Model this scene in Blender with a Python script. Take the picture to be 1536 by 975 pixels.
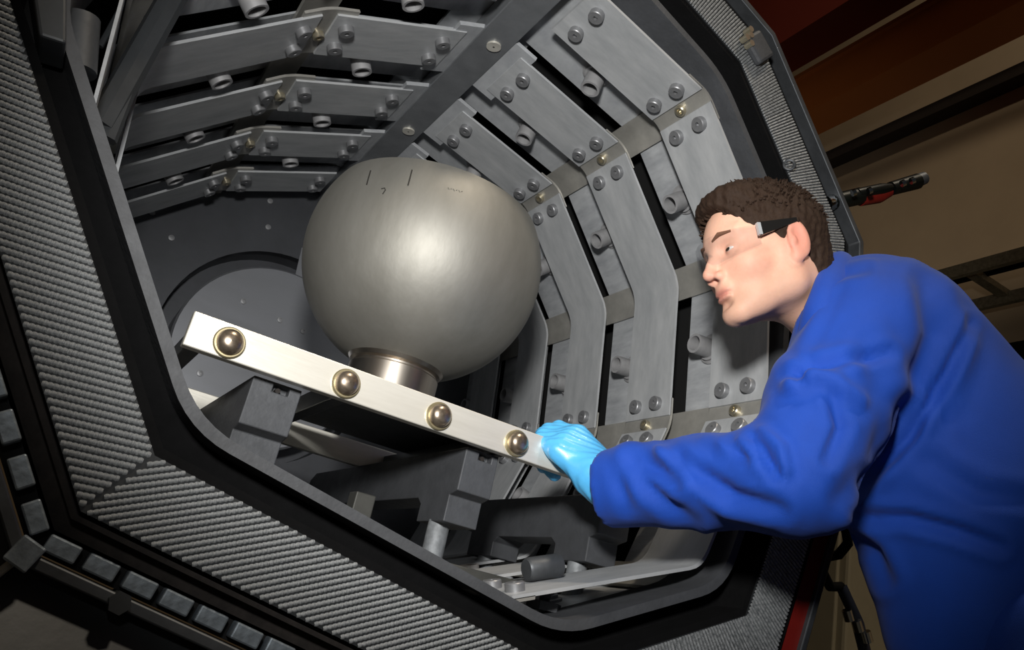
import bpy, bmesh, math, random
import numpy as np
from mathutils import Vector, Matrix
random.seed(7); np.random.seed(7)
SC = bpy.context.scene
for o in list(bpy.data.objects): bpy.data.objects.remove(o, do_unlink=True)
COL = SC.collection

# ------------------------------------------------------------------ camera
FPX, ZC = 1203.0, 0.85                      # focal length in pixels of the 1536 px frame, lens height above the floor
RC = np.array([[0.83065, -0.51838, 0.20323], [0.35342, 0.20883, -0.91186], [0.43024, 0.82926, 0.35667]])  # rows: right, down, forward
cam = bpy.data.cameras.new('camera'); cam.sensor_width = 36; cam.lens = 36 * FPX / 1536; cam.clip_start = .02
camo = bpy.data.objects.new('camera', cam); COL.objects.link(camo)
m = Matrix([[RC[0][i], -RC[1][i], -RC[2][i], 0] for i in range(3)] + [[0, 0, 0, 1]]); m.translation = (0, 0, ZC)
camo.matrix_world = m; SC.camera = camo

def ray(x, y): return RC.T @ np.array([(x - 768) / FPX, (y - 487.5) / FPX, 1.0])
def at_d(x, y, D): return ray(x, y) * D + np.array([0, 0, ZC])
def at_y(x, y, Y): d = ray(x, y); return d * (Y / d[1]) + np.array([0, 0, ZC])
def at_x(x, y, X): d = ray(x, y); return d * (X / d[0]) + np.array([0, 0, ZC])

# ------------------------------------------------------------------ world, lights, exposure
w = bpy.data.worlds.new('world'); SC.world = w; w.use_nodes = True
w.node_tree.nodes['Background'].inputs[0].default_value = (.75, .80, .9, 1)
w.node_tree.nodes['Background'].inputs[1].default_value = .02
SC.view_settings.view_transform = 'Standard'; SC.view_settings.look = 'None'
SC.view_settings.exposure = -0.22; SC.view_settings.gamma = 1.0; SC.view_settings.use_curve_mapping = False

def spot(name, loc, target, energy, size, blend, rad, col=(1, 1, 1)):
    l = bpy.data.lights.new(name, 'SPOT'); l.energy = energy; l.spot_size = math.radians(size); l.spot_blend = blend
    l.shadow_soft_size = rad; l.color = col
    o = bpy.data.objects.new(name, l); COL.objects.link(o); o.location = loc
    o.rotation_euler = (Vector(target) - Vector(loc)).to_track_quat('-Z', 'Y').to_euler(); return o
spot('camera_flash_offscreen', (-.10, -.02, 1.20), tuple(at_d(800, 420, 1.4)), 118, 76, 1., .06, (1, .985, .95))   # flash beside the camera
def ceiling_lamp(name, loc, size, energy, col):
    l = bpy.data.lights.new(name, 'AREA'); l.shape = 'DISK'; l.size = size; l.energy = energy; l.color = col
    o = bpy.data.objects.new(name, l); COL.objects.link(o); o.location = loc; return o
ceiling_lamp('hall_lamp_offscreen', (.9, -1.4, 6.45), .5, 150, (1, .86, .68))        # hall ceiling lamp behind the camera

# ------------------------------------------------------------------ helpers
def lin(c):
    if isinstance(c, str): c = [int(c[i:i + 2], 16) / 255 for i in (1, 3, 5)]
    return tuple((v / 12.92 if v <= .04045 else ((v + .055) / 1.055) ** 2.4) for v in c) + (1,)

MATS = {}
def mat(name, col, rough=.5, metal=0., noise=0., nscale=20., bump=0., bscale=60., stretch=(1, 1, 1), col2=None, trans=0., aniso=0., coat=0., spec=.5, rvar=0., attr=None):
    if name in MATS: return MATS[name]
    mt = bpy.data.materials.new(name); mt.use_nodes = True; nt = mt.node_tree; N = nt.nodes; b = N['Principled BSDF']
    b.inputs['Base Color'].default_value = lin(col); b.inputs['Roughness'].default_value = rough; b.inputs['Metallic'].default_value = metal
    b.inputs['Transmission Weight'].default_value = trans; b.inputs['Specular IOR Level'].default_value = spec
    b.inputs['Anisotropic'].default_value = aniso; b.inputs['Coat Weight'].default_value = coat
    tc = N.new('ShaderNodeTexCoord'); mp = N.new('ShaderNodeMapping'); mp.inputs['Scale'].default_value = stretch
    nt.links.new(tc.outputs['Object'], mp.inputs[0])
    if attr:
        a = N.new('ShaderNodeVertexColor'); a.layer_name = attr; nt.links.new(a.outputs[0], b.inputs['Base Color'])
    if noise > 0:
        n = N.new('ShaderNodeTexNoise'); n.inputs['Scale'].default_value = nscale; n.inputs['Detail'].default_value = 6; n.inputs['Roughness'].default_value = .65
        nt.links.new(mp.outputs[0], n.inputs['Vector'])
        r = N.new('ShaderNodeMapRange'); r.inputs[1].default_value = .3; r.inputs[2].default_value = .7
        nt.links.new(n.outputs[0], r.inputs[0])
        mx = N.new('ShaderNodeMix'); mx.data_type = 'RGBA'
        c1 = lin(col); c2 = lin(col2) if col2 else tuple(v * (1 - noise) for v in c1[:3]) + (1,)
        mx.inputs[6].default_value = c1; mx.inputs[7].default_value = c2
        nt.links.new(r.outputs[0], mx.inputs[0])
        if attr:
            mx.blend_type = 'MULTIPLY'; mx.inputs[7].default_value = (1 - noise,) * 3 + (1,); nt.links.new(a.outputs[0], mx.inputs[6])
        nt.links.new(mx.outputs[2], b.inputs['Base Color'])
        if rvar:
            rr = N.new('ShaderNodeMapRange'); rr.inputs[3].default_value = rough - rvar; rr.inputs[4].default_value = rough + rvar
            nt.links.new(n.outputs[0], rr.inputs[0]); nt.links.new(rr.outputs[0], b.inputs['Roughness'])
    if bump > 0:
        n2 = N.new('ShaderNodeTexNoise'); n2.inputs['Scale'].default_value = bscale; n2.inputs['Detail'].default_value = 5
        nt.links.new(mp.outputs[0], n2.inputs['Vector'])
        bp = N.new('ShaderNodeBump'); bp.inputs['Strength'].default_value = bump; bp.inputs['Distance'].default_value = .002
        nt.links.new(n2.outputs[0], bp.inputs['Height']); nt.links.new(bp.outputs[0], b.inputs['Normal'])
    MATS[name] = mt; return mt

M_band = mat('band_plate', '#bcbec0', .5, .2, .3, 9, .15, 40, (1, 3, 1), '#a0a3a6', rvar=.08)
M_liner = mat('liner_plate', '#c6c9cc', .36, .3, .3, 14, .2, 30, (1, 1, 4), '#a4a7ac', rvar=.1)
M_string = mat('stringer', '#b4b2ac', .45, .5, .25, 25)
M_black = mat('black_cavity', '#0c0c0d', .8, 0, .3, 10)
M_felt = mat('black_felt', '#121213', .95, 0, .3, 40, .3, 200, spec=.1)
M_beam = mat('beam_metal', '#8f9296', .45, .5, .3, 14)
M_graph = mat('graphite', '#4c4e52', .62, .15, .3, 30, .25, 160, rvar=.08)
M_bolt = mat('bolt_metal', '#9c9da0', .45, .6, .3, 40)
M_bolt2 = mat('bright_bolt', '#cfc6ae', .3, .85, .2, 40)
M_tube = mat('tube_ceramic', '#a9a9ab', .5, .3, .3, 30)
M_steel = mat('bar_steel', '#f2efe6', .36, .5, .35, 6, .1, 90, (.4, 3, 3), '#cfcbc0', rvar=.08)
M_steeld = mat('old_steel', '#5d6064', .5, .6, .4, 18, .2, 60)
M_dome = mat('dome_titanium', '#9e9c96', .60, .72, .45, 7, .12, 120, (1, 1, .35), '#84827b', rvar=.05)
M_dome2 = mat('dome_inside', '#77746d', .5, .9, .3, 7)
M_ring = mat('ring_polished', '#c9c2b8', .33, 1, .25, 6, 0, 60, (3, 3, .1), '#a09386')
M_ink = mat('marker_ink', '#23211d', .7)
M_ink2 = mat('faint_ink', '#5f5b50', .7)
M_cord = mat('carbon_cord', '#a9acae', .5, .1, .5, 200, .4, 500, (1, 1, 1), '#565a5d')
M_cordb = mat('carbon_base', '#202326', .7, 0, .4, 90)
M_seg = mat('segment_metal', '#9aa6b2', .5, .5, .55, 45, .5, 80, (1, 1, 1), '#6d767e')
M_rust = mat('rusty_groove', '#2c2623', .8, .1, .6, 60, .4, 90, (1, 1, 1), '#140f0d')
M_frame = mat('frame_paint', '#3f4245', .5, .2, .35, 12, .15, 60)
M_plateg = mat('grey_plate', '#6f7274', .45, .3, .3, 6)
M_red = mat('red_paint', '#7e1a12', .5, 0, .3, 12)
M_back = mat('back_plate', '#55575c', .42, .45, .3, 7, .1, 50, rvar=.08)
M_disc = mat('disc_plate', '#95979c', .36, .6, .25, 5, 0, 60, (1, 1, 6), '#8d8f95', rvar=.1)

class MB:
    def __init__(s): s.v = []; s.f = []
    def quadbox(s, a, b):               # two quads (4 pts each) bridged
        n = len(s.v); s.v += [tuple(p) for p in a] + [tuple(p) for p in b]
        k = len(a)
        s.f.append(tuple(range(n + k - 1, n - 1, -1))); s.f.append(tuple(range(n + k, n + 2 * k)))
        for i in range(k): s.f.append((n + i, n + (i + 1) % k, n + k + (i + 1) % k, n + k + i))
    def box(s, c, d, M=None):
        x, y, z = [v / 2 for v in d]
        pts = [(-x, -y, -z), (x, -y, -z), (x, y, -z), (-x, y, -z)], [(-x, -y, z), (x, -y, z), (x, y, z), (-x, y, z)]
        M = M or Matrix.Identity(3)
        s.quadbox([M @ Vector(p) + Vector(c) for p in pts[0]], [M @ Vector(p) + Vector(c) for p in pts[1]])
    def frus(s, p0, p1, r0, r1, n=20, caps=True):
        p0, p1 = Vector(p0), Vector(p1); ax = (p1 - p0).normalized(); u = ax.orthogonal().normalized(); v = ax.cross(u)
        a = [p0 + (u * math.cos(t) + v * math.sin(t)) * r0 for t in [2 * math.pi * i / n for i in range(n)]]
        b = [p1 + (u * math.cos(t) + v * math.sin(t)) * r1 for t in [2 * math.pi * i / n for i in range(n)]]
        k = len(s.v); s.v += [tuple(p) for p in a + b]
        for i in range(n): s.f.append((k + i, k + (i + 1) % n, k + n + (i + 1) % n, k + n + i))
        if caps: s.f.append(tuple(range(k + n - 1, k - 1, -1))); s.f.append(tuple(range(k + n, k + 2 * n)))
    def lathe(s, prof, c, ax=(0, 0, 1), n=48, close=False):   # prof: (r, h)
        ax = Vector(ax).normalized(); u = ax.orthogonal().normalized(); v = ax.cross(u); c = Vector(c); k = len(s.v)
        for r, h in prof:
            for i in range(n):
                t = 2 * math.pi * i / n; s.v.append(tuple(c + ax * h + (u * math.cos(t) + v * math.sin(t)) * r))
        L = len(prof)
        for j in range(L if close else L - 1):
            for i in range(n):
                a, b = k + j * n, k + ((j + 1) % L) * n
                s.f.append((a + i, a + (i + 1) % n, b + (i + 1) % n, b + i))
        return s
    def tube(s, pts, r, n=10):
        pts = [Vector(p) for p in pts]; k = len(s.v); u = None
        for i, p in enumerate(pts):
            t = (pts[min(i + 1, len(pts) - 1)] - pts[max(i - 1, 0)]).normalized()
            u = t.orthogonal().normalized() if u is None else (u - t * u.dot(t)).normalized()
            v = t.cross(u); rr = r[i] if isinstance(r, (list, tuple)) else r
            for j in range(n):
                a = 2 * math.pi * j / n; s.v.append(tuple(p + (u * math.cos(a) + v * math.sin(a)) * rr))
        for i in range(len(pts) - 1):
            for j in range(n): s.f.append((k + i * n + j, k + i * n + (j + 1) % n, k + (i + 1) * n + (j + 1) % n, k + (i + 1) * n + j))
        s.f.append(tuple(range(k + n - 1, k - 1, -1))); e = k + (len(pts) - 1) * n; s.f.append(tuple(range(e, e + n)))
    def mesh(s, name, smooth=False):
        me = bpy.data.meshes.new(name); me.from_pydata(s.v, [], s.f)
        bm = bmesh.new(); bm.from_mesh(me); bmesh.ops.recalc_face_normals(bm, faces=bm.faces); bm.to_mesh(me); bm.free()
        if smooth:
            me.shade_smooth()
            try: me.set_sharp_from_angle(angle=math.radians(smooth if smooth is not True else 35))
            except Exception: pass
        return me
    def build(s, name, mt, parent=None, smooth=False, bevel=0):
        return link(name, s.mesh(name, smooth), mt, parent, bevel)
def link(name, me, mt=None, parent=None, bevel=0):
    o = bpy.data.objects.new(name, me); COL.objects.link(o)
    if mt and not me.materials: me.materials.append(mt)
    if parent: o.parent = parent
    if bevel:
        b = o.modifiers.new('bevel', 'BEVEL'); b.width = bevel; b.segments = 2; b.limit_method = 'ANGLE'
    return o
def empty(name, label, cat, group=None, loc=(0, 0, 0)):
    o = bpy.data.objects.new(name, None); COL.objects.link(o); o.location = loc; o.empty_display_size = .1
    return tag(o, label, cat, group)
def tag(o, label, cat, group=None, kind=None):
    o['label'] = label; o['category'] = cat
    if group: o['group'] = group
    if kind: o['kind'] = kind
    return o
def place(me, name, loc, zaxis, parent, mt=None, spin=0.):
    o = link(name, me, mt, parent)
    q = Vector((0, 0, 1)).rotation_difference(Vector(zaxis).normalized())
    o.matrix_world = Matrix.Translation(Vector(loc)) @ q.to_matrix().to_4x4() @ Matrix.Rotation(spin, 4, 'Z')
    return o

# ------------------------------------------------------------------ the hall (setting)
def slab(name, x0, x1, y0, y1, z0, z1, mt, kind='structure'):
    b = MB(); b.box(((x0 + x1) / 2, (y0 + y1) / 2, (z0 + z1) / 2), (x1 - x0, y1 - y0, z1 - z0)); o = b.build(name, mt)
    if kind: o['kind'] = kind
    return o
M_floor = mat('hall_floor', '#55544f', .45, 0, .35, 3)
M_wall = mat('hall_wall', '#b09c80', .8, 0, .15, 2)
M_ceil = mat('hall_ceiling', '#3a3028', .9, 0, .3, 2)
slab('floor', -4, 3.9, -3.5, 9, -.1, 0, M_floor)
slab('wall_right', 3.55, 3.75, -3.5, 9, 0, 6.6, M_wall)
slab('wall_back', -4, 3.55, 8.8, 9, 0, 6.6, M_wall)
slab('wall_left', -4, -3.85, -3.5, 8.8, 0, 6.6, M_wall)
slab('ceiling', -4, 3.75, -3.5, 9, 6.6, 6.75, M_ceil)

# ------------------------------------------------------------------ furnace hot zone
CX, CZ = .445, 1.39
V = [(.969, 1.287), (.942, 1.574), (.753, 1.799), (.430, 1.873), (.140, 1.731), (-.078, 1.519), (-.029, 1.185), (.206, .950), (.545, .895), (.869, 1.007)]
V = [Vector(p) for p in V]; NV = len(V)
def offset_loop(L, h):                      # positive h moves outward
    n = len(L); out = []; c = sum(L, Vector((0, 0))) / n
    for i in range(n):
        a, b, d = L[i - 1], L[i], L[(i + 1) % n]
        def nrm(p, q):
            t = (q - p).normalized(); k = Vector((t.y, -t.x))
            return k if k.dot((p + q) / 2 - c) > 0 else -k
        n1, n2 = nrm(a, b), nrm(b, d); bis = (n1 + n2).normalized()
        out.append(b + bis * (h / max(.3, bis.dot(n1))))
    return out
def fillet(pts, r, n=4):                    # round inner corners of an open polyline
    out = [pts[0]]
    for i in range(1, len(pts) - 1):
        p, q, s = pts[i - 1], pts[i], pts[i + 1]
        a = q + (p - q).normalized() * r; b = q + (s - q).normalized() * r
        for k in range(n + 1):
            t = k / n; out.append(a * (1 - t) ** 2 + q * 2 * t * (1 - t) + b * t * t)
    return out + [pts[-1]]
def strip(mb, inner, outer, y0, y1):        # plate between two polylines in xz, extruded in y
    n = len(inner); k = len(mb.v)
    for y in (y0, y1):
        for p in inner: mb.v.append((p.x, y, p.y))
        for p in outer: mb.v.append((p.x, y, p.y))
    A, B = k, k + 2 * n
    for i in range(n - 1):
        mb.f += [(A + i, A + i + 1, B + i + 1, B + i), (A + n + i, B + n + i, B + n + i + 1, A + n + i + 1),
                 (A + i, A + n + i, A + n + i + 1, A + i + 1), (B + i, B + i + 1, B + n + i + 1, B + n + i)]
    for i in (0, n - 1): mb.f.append((A + i, A + n + i, B + n + i, B + i))
def poly_plate(name, mt, a, b, g0, g1, y0, y1, h, t, parent, fr=.025):
    """plate over corners a..b (indices may run past NV), inner face at offset h, thickness t"""
    Li, Lo = offset_loop(V, h), offset_loop(V, h + t)
    res = []
    for L in (Li, Lo):
        pts = [L[k % NV].copy() for k in range(a, b + 1)]
        pts[0] = pts[0] + (pts[1] - pts[0]).normalized() * g0; pts[-1] = pts[-1] + (pts[-2] - pts[-1]).normalized() * g1
        res.append(fillet(pts, fr) if len(pts) > 2 else pts)
    mb = MB(); strip(mb, res[0], res[1], y0, y1); return mb.build(name, mt, parent, smooth=40)

furnace = empty('furnace', 'large many-sided furnace chamber lined with grey metal plates and bolts', 'furnace', loc=(CX, .95, 0))
furnace.location = (0, 0, 0)
PITCH, YA, BW, WALL = .2363, .979, .131, .042
YC = [YA + PITCH * i for i in range(5)]
YBACK = 2.10

b = MB(); b.lathe([(.0136, 0), (.0136, .010), (.0125, .0115), (.0042, .0115), (.0042, .005), (0.0005, .005)], (0, 0, 0), n=18); bolt_me = b.mesh('bolt', 30); bolt_me.materials.append(M_bolt)
b = MB(); b.lathe([(.0105, 0), (.0105, .012), (.009, .0135), (.0048, .0135), (.0048, .006), (0.0005, .006)], (0, 0, 0), n=16); cbolt_me = b.mesh('centre_bolt', 30); cbolt_me.materials.append(M_bolt2)
b = MB(); b.lathe([(.030, 0), (.030, .004), (.024, .005), (.024, .010), (.019, .010), (.019, .046), (.0145, .046), (.0145, .004), (.0005, .004)], (0, 0, 0), n=24); tube_me = b.mesh('standoff_tube', 30)
tube_me.materials.append(M_tube)
b = MB(); b.lathe([(.008, 0), (.0075, .003), (.003, .0035), (.003, .001), (.0004, .001)], (0, 0, 0), n=14); screw_me = b.mesh('screw', 30); screw_me.materials.append(M_bolt)

def facet(i):
    p, q = V[i % NV], V[(i + 1) % NV]; t = (q - p).normalized(); n = Vector((-t.y, t.x))
    if n.dot(Vector((CX, CZ)) - (p + q) / 2) < 0: n = -n
    return p, q, t, n, (q - p).length
def fp(i, s, y, h):                        # point at distance s from corner i on facet i (negative: from the far corner), h inward
    p, q, t, n, L = facet(i); s = s if s >= 0 else L + s
    r = p + t * s + n * h; return (r.x, y, r.y)
def fn(i): n = facet(i)[3]; return (n.x, 0, n.y)

SPLIT = [0, 2, 3, 4, 6, 8]
for bi, yc in enumerate(YC):
    y0, y1 = yc - BW / 2, yc + BW / 2
    # the joint plates under the splits are the band's own mesh; panels and bolts are its children
    poly = None; joints = []
    for c in SPLIT:
        if c == 3 or (bi == 0 and c == 6): continue          # the lip covers the first band low on the left
        Li, Lo = offset_loop(V, .004), offset_loop(V, .009); mb = MB()
        res = []
        for L in (Li, Lo):
            q = L[c]; a = q + (L[c - 1] - q).normalized() * .05; d = q + (L[(c + 1) % NV] - q).normalized() * .05
            res.append(fillet([a, q, d], .02))
        strip(mb, res[0], res[1], y0 - (.0 if c != 4 else .012), y1 + .002); joints.append(mb)
    band = bpy.data.objects.new('heating_band', None); COL.objects.link(band); band.parent = furnace
    for mb in joints: mb.build('joint_plate', M_string, band, smooth=40)
    for k, a in enumerate(SPLIT):
        e = SPLIT[k + 1] if k + 1 < len(SPLIT) else SPLIT[0] + NV
        if bi == 0 and a in (4, 6): continue
        g0 = .062 if a == 3 else .014; g1 = .062 if e == 3 else .014
        poly_plate('band_panel', M_band, a, e, g0, g1, y0, y1, 0, .005, band)
    ys = (yc - .030, yc + .030)
    for c in SPLIT:
        if c == 3:
            for y in ys:
                place(bolt_me, 'bolt', fp(3, .095, y, 0), fn(3), band); place(bolt_me, 'bolt', fp(2, -.095, y, 0), fn(2), band)
            continue
        if bi == 0 and c in (4, 6): continue
        for y in ys:
            place(bolt_me, 'bolt', fp(c, .040, y, 0), fn(c), band); place(bolt_me, 'bolt', fp(c - 1, -.040, y, 0), fn(c - 1), band)
        n = (Vector(fn(c)) + Vector(fn(c - 1))).normalized()
        p = Vector((V[c].x, yc, V[c].y)) - n * .006
        place(cbolt_me, 'centre_bolt', p, n, band)

# liner: plates behind the bands with dark slots between them, stringers along the corners, standoff tubes
Li, Lo = offset_loop(V, WALL - .008), offset_loop(V, WALL - .002)
liner = bpy.data.objects.new('wall_liner', None); COL.objects.link(liner); liner.parent = furnace
for c in range(NV):
    mb = MB()
    if c == 3: continue
    res = []
    for L in (Li, Lo):
        q = L[c]; a = q + (L[c - 1] - q).normalized() * .034; d = q + (L[(c + 1) % NV] - q).normalized() * .034
        res.append(fillet([a, q, d], .02))
    strip(mb, res[0], res[1], .97, YBACK); mb.build('stringer', M_string, liner, smooth=40)
for bi, yc in enumerate(YC):
    for i in range(NV):
        y0, y1 = yc - .005, yc + (.172, .190, .203, .203, .2)[bi]
        if bi == 4: y1 = YBACK
        Lw, Lx = offset_loop(V, WALL), offset_loop(V, WALL + .004); m2 = MB()
        strip(m2, [Lw[i], Lw[(i + 1) % NV]], [Lx[i], Lx[(i + 1) % NV]], y0, y1)
        m2.build('liner_plate', M_liner, liner)
        if i in (2, 3): s = facet(i)[4] * (.42 if i == 2 else .62)
        else: s = facet(i)[4] * .5
        if (bi < 4 or i in (0, 1)) and not (bi == 0 and i in (5, 6)): place(tube_me, 'standoff_tube', fp(i, s, yc + .108 - (.012 if bi == 4 else 0), -WALL), fn(i), liner)
# first liner course in front of the first band
for i in range(NV):
    Lw, Lx = offset_loop(V, WALL), offset_loop(V, WALL + .004); m2 = MB()
    strip(m2, [Lw[i], Lw[(i + 1) % NV]], [Lx[i], Lx[(i + 1) % NV]], .955, .972); m2.build('liner_plate', M_liner, liner)

# roof beam along the top corner
bd = (Vector(fn(2)) + Vector(fn(3))).normalized(); bt = Vector((bd.z, 0, -bd.x))
top = Vector((V[3].x, 0, V[3].y))
def bp(u, h, y): p = top + bt * u + bd * h; return (p.x, y, p.z)
mb = MB(); mb.quadbox([bp(-.034, -.03, .90), bp(.034, -.03, .90), bp(.034, .012, .90), bp(-.034, .012, .90)], [bp(-.034, -.03, YBACK), bp(.034, -.03, YBACK), bp(.034, .012, YBACK), bp(-.034, .012, YBACK)])
beam = mb.build('roof_beam', M_beam, furnace, bevel=.002)
mb = MB(); mb.quadbox([bp(-.085, -.042, .93), bp(.085, -.042, .93), bp(.085, -.034, .93), bp(-.085, -.034, .93)], [bp(-.085, -.042, YBACK), bp(.085, -.042, YBACK), bp(.085, -.034, YBACK), bp(-.085, -.034, YBACK)])
mb.build('beam_web', M_liner, beam)
mb = MB(); mb.lathe([(.014, 0), (.014, .004), (.002, .004)], (0, 0, 0), n=18); cap_me = mb.mesh('cap_screw', 30); cap_me.materials.append(M_steel)
for y in (1.16, 1.55): place(cap_me, 'cap_screw', bp(-.004, .012, y), bd, beam)
# wide cross straps of the roof between the beam and the bands
for yc in YC[1:4]:
    for i, s0, s1 in ((2, -.085, -.03), (3, .03, .085)):
        m2 = MB(); a, c = Vector(fp(i, s0, yc, -.006)), Vector(fp(i, s1, yc, -.006)); n = Vector(fn(i)) * .004; dy = Vector((0, .085, 0))
        m2.quadbox([a - dy - n, c - dy - n, c + dy - n, a + dy - n], [a - dy + n, c - dy + n, c + dy + n, a + dy + n]); m2.build('cross_strap', M_liner, beam)

# outer dark casing behind the liner
mb = MB(); Lc, Ld = offset_loop(V, .10), offset_loop(V, .13)
strip(mb, Lc + [Lc[0]], Ld + [Ld[0]], .93, YBACK + .12); casing = mb.build('casing', M_black, furnace)
# back wall with a raised round plug
Lb = offset_loop(V, .10)
DC = at_y(402, 533, YBACK); bm = bmesh.new(); ed = []
for y in (YBACK, YBACK + .03):
    for ring in ([(p.x, y, p.y) for p in Lb], [(DC[0] + .285 * math.cos(t_), y, DC[2] + .285 * math.sin(t_)) for t_ in [2 * math.pi * k / 64 for k in range(64)]]):
        vs = [bm.verts.new(p) for p in ring]; ed.append([bm.edges.new((vs[k - 1], vs[k])) for k in range(len(vs))])
bmesh.ops.triangle_fill(bm, use_beauty=True, edges=ed[0] + ed[1], normal=(0, -1, 0)); bmesh.ops.triangle_fill(bm, use_beauty=True, edges=ed[2] + ed[3], normal=(0, 1, 0))
bmesh.ops.bridge_loops(bm, edges=ed[0] + ed[2]); bmesh.ops.bridge_loops(bm, edges=ed[1] + ed[3]); bmesh.ops.recalc_face_normals(bm, faces=bm.faces)
bme = bpy.data.meshes.new('back_plate'); bm.to_mesh(bme); bm.free(); back = link('back_plate', bme, M_back, furnace)
mb = MB(); mb.lathe([(.285, .0), (.285, .085), (.0005, .085), (.0005, .092), (.292, .092), (.292, .0)], (DC[0], YBACK + .0005, DC[2]), (0, 1, 0), 64); mb.build('plug_recess', M_back, back, smooth=30)
DC2 = at_y(402, 535, YBACK - .05)
mb = MB(); mb.lathe([(.0005, -.05), (.235, -.05), (.24, -.045), (.24, .086)], (DC2[0], YBACK, DC2[2]), (0, 1, 0), 64); mb.build('round_plug', M_disc, back, smooth=30)
for px, py in ((365, 452), (455, 497), (300, 560), (420, 480)):
    place(screw_me, 'screw', at_y(px, py, YBACK - .05), (0, -1, 0), back)
for px, py in ((257, 357), (402, 341), (397, 418), (442, 428), (262, 505), (405, 302), (228, 319)):
    place(screw_me, 'screw', at_y(px, py, YBACK), (0, -1, 0), back)
mb = MB(); a = at_y(452, 372, YBACK); c = at_y(438, 432, YBACK)
mb.quadbox([(a[0], YBACK - .004, a[2]), (a[0] + .16, YBACK - .004, a[2]), (c[0] + .16, YBACK - .004, c[2]), (c[0], YBACK - .004, c[2])], [(a[0], YBACK, a[2]), (a[0] + .16, YBACK, a[2]), (c[0] + .16, YBACK, c[2]), (c[0], YBACK, c[2])])
mb.build('patch_plate', M_disc, back)

# ------------------------------------------------------------------ front frame: lip, braided gasket, seal segments, rim
LIP = [Vector(p) for p in [(.122, .986), (-.165, 1.385), (-.10, 1.70), (.13, 1.90), (.43, 1.955), (.765, 1.838), (.975, 1.60), (.99, 1.28), (.90, .985), (.63, .872)]]
YF = .896
def loop_ring(name, mt, h0, h1, y0, y1, parent, bevel=0, rnd=0):
    A, B = offset_loop(LIP, h0), offset_loop(LIP, h1)
    if rnd:
        def closed(L):
            n = len(L); o = []
            for i in range(n): o += fillet([L[i - 1], L[i], L[(i + 1) % n]], rnd, 6)[1:-1]
            return o
        A, B = closed(A), closed(B)
    mb = MB(); strip(mb, A + [A[0]], B + [B[0]], y0, y1); return mb.build(name, mt, parent, smooth=30, bevel=bevel)
lip = loop_ring('inner_lip', M_graph, -.006, .007, YF, YF + .10, furnace, rnd=.05)
loop_ring('felt_ring', M_felt, .004, .06, YF + .040, YF + .06, furnace, rnd=.04)
loop_ring('gasket_inner_edge', M_felt, .036, .050, YF - .012, YF + .05, furnace)
gasket = loop_ring('braided_gasket', M_cordb, .046, .122, YF - .014, YF + .04, furnace)
loop_ring('dark_groove', M_rust, .118, .150, YF + .012, YF + .05, furnace)
loop_ring('groove_wall', M_rust, .126, .131, YF - .008, YF + .05, furnace)
loop_ring('steel_rim', M_steeld, .172, .184, YF - .012, YF + .06, furnace, bevel=.002)
# cords of the gasket: slanted beaded strands lying across the tape, one object each
CORDS = {}
def cord_mesh(beads, r):                    # unit-length beaded strand along x
    if (beads, r) in CORDS: return CORDS[beads, r]
    mb = MB(); n = beads * 4; k = 6
    for i in range(n + 1):
        x = i / n - .5; rr = r * (.70 + .30 * abs(math.sin(math.pi * i / 4)))
        for j in range(k):
            a = 2 * math.pi * j / k; mb.v.append((x, math.cos(a) * rr, math.sin(a) * rr * .8))
    for i in range(n):
        for j in range(k): mb.f.append((i * k + j, i * k + (j + 1) % k, (i + 1) * k + (j + 1) % k, (i + 1) * k + j))
    me = mb.mesh('cord', 60); me.materials.append(M_cord); CORDS[beads, r] = me; return me
LI, LO = offset_loop(LIP, .047), offset_loop(LIP, .121)
def lay_cords(i, j, n, slant, r, bead):
    a0, a1, b0, b1 = LI[i], LI[j], LO[i], LO[j]; d = (a1 - a0).normalized(); nrm = ((b0 + b1) / 2 - (a0 + a1) / 2); nrm = (nrm - d * nrm.dot(d)).normalized(); Wd = .074
    L = (a1 - a0).length; ex = .12; step = L / n; dirv = (nrm + d * math.tan(slant)).normalized()
    def side(p, a, c, ref): cr = lambda q: (c - a).x * (q - a).y - (c - a).y * (q - a).x; return cr(p) * (1 if cr(ref) > 0 else -1)
    ref = (a0 + a1 + b0 + b1) / 4; k = -ex
    while k < L + ex:
        p, q = a0 + d * k, a0 + d * k + dirv * (Wd / dirv.dot(nrm)); k += step
        for a, c in ((a0, b0), (a1, b1)):              # clip at the mitres
            sp, sq = side(p, a, c, ref) - .0002, side(q, a, c, ref) - .0002
            if sp < 0 and sq < 0: p = None; break
            if sp < 0: p = p + (q - p) * (sp / (sp - sq))
            elif sq < 0: q = q + (p - q) * (sq / (sq - sp))
        if p is None or (q - p).length < .006: continue
        l = (q - p).length; o = link('cord', cord_mesh(max(1, round(l / bead)), r), M_cord, gasket); mid = (p + q) / 2
        X = Vector((dirv.x, 0, dirv.y)); Z = Vector((0, -1, 0)); Y = Z.cross(X)
        o.matrix_world = Matrix([[X.x * l, Y.x, Z.x, mid.x], [X.y * l, Y.y, Z.y, YF - .0145], [X.z * l, Y.z, Z.z, mid.y], [0, 0, 0, 1]])
lay_cords(1, 0, 62, math.radians(-33), .0032, .0050)      # left side, down to the lower corner
lay_cords(0, 9, 50, math.radians(-54), .0027, .0052)      # bottom side
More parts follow.
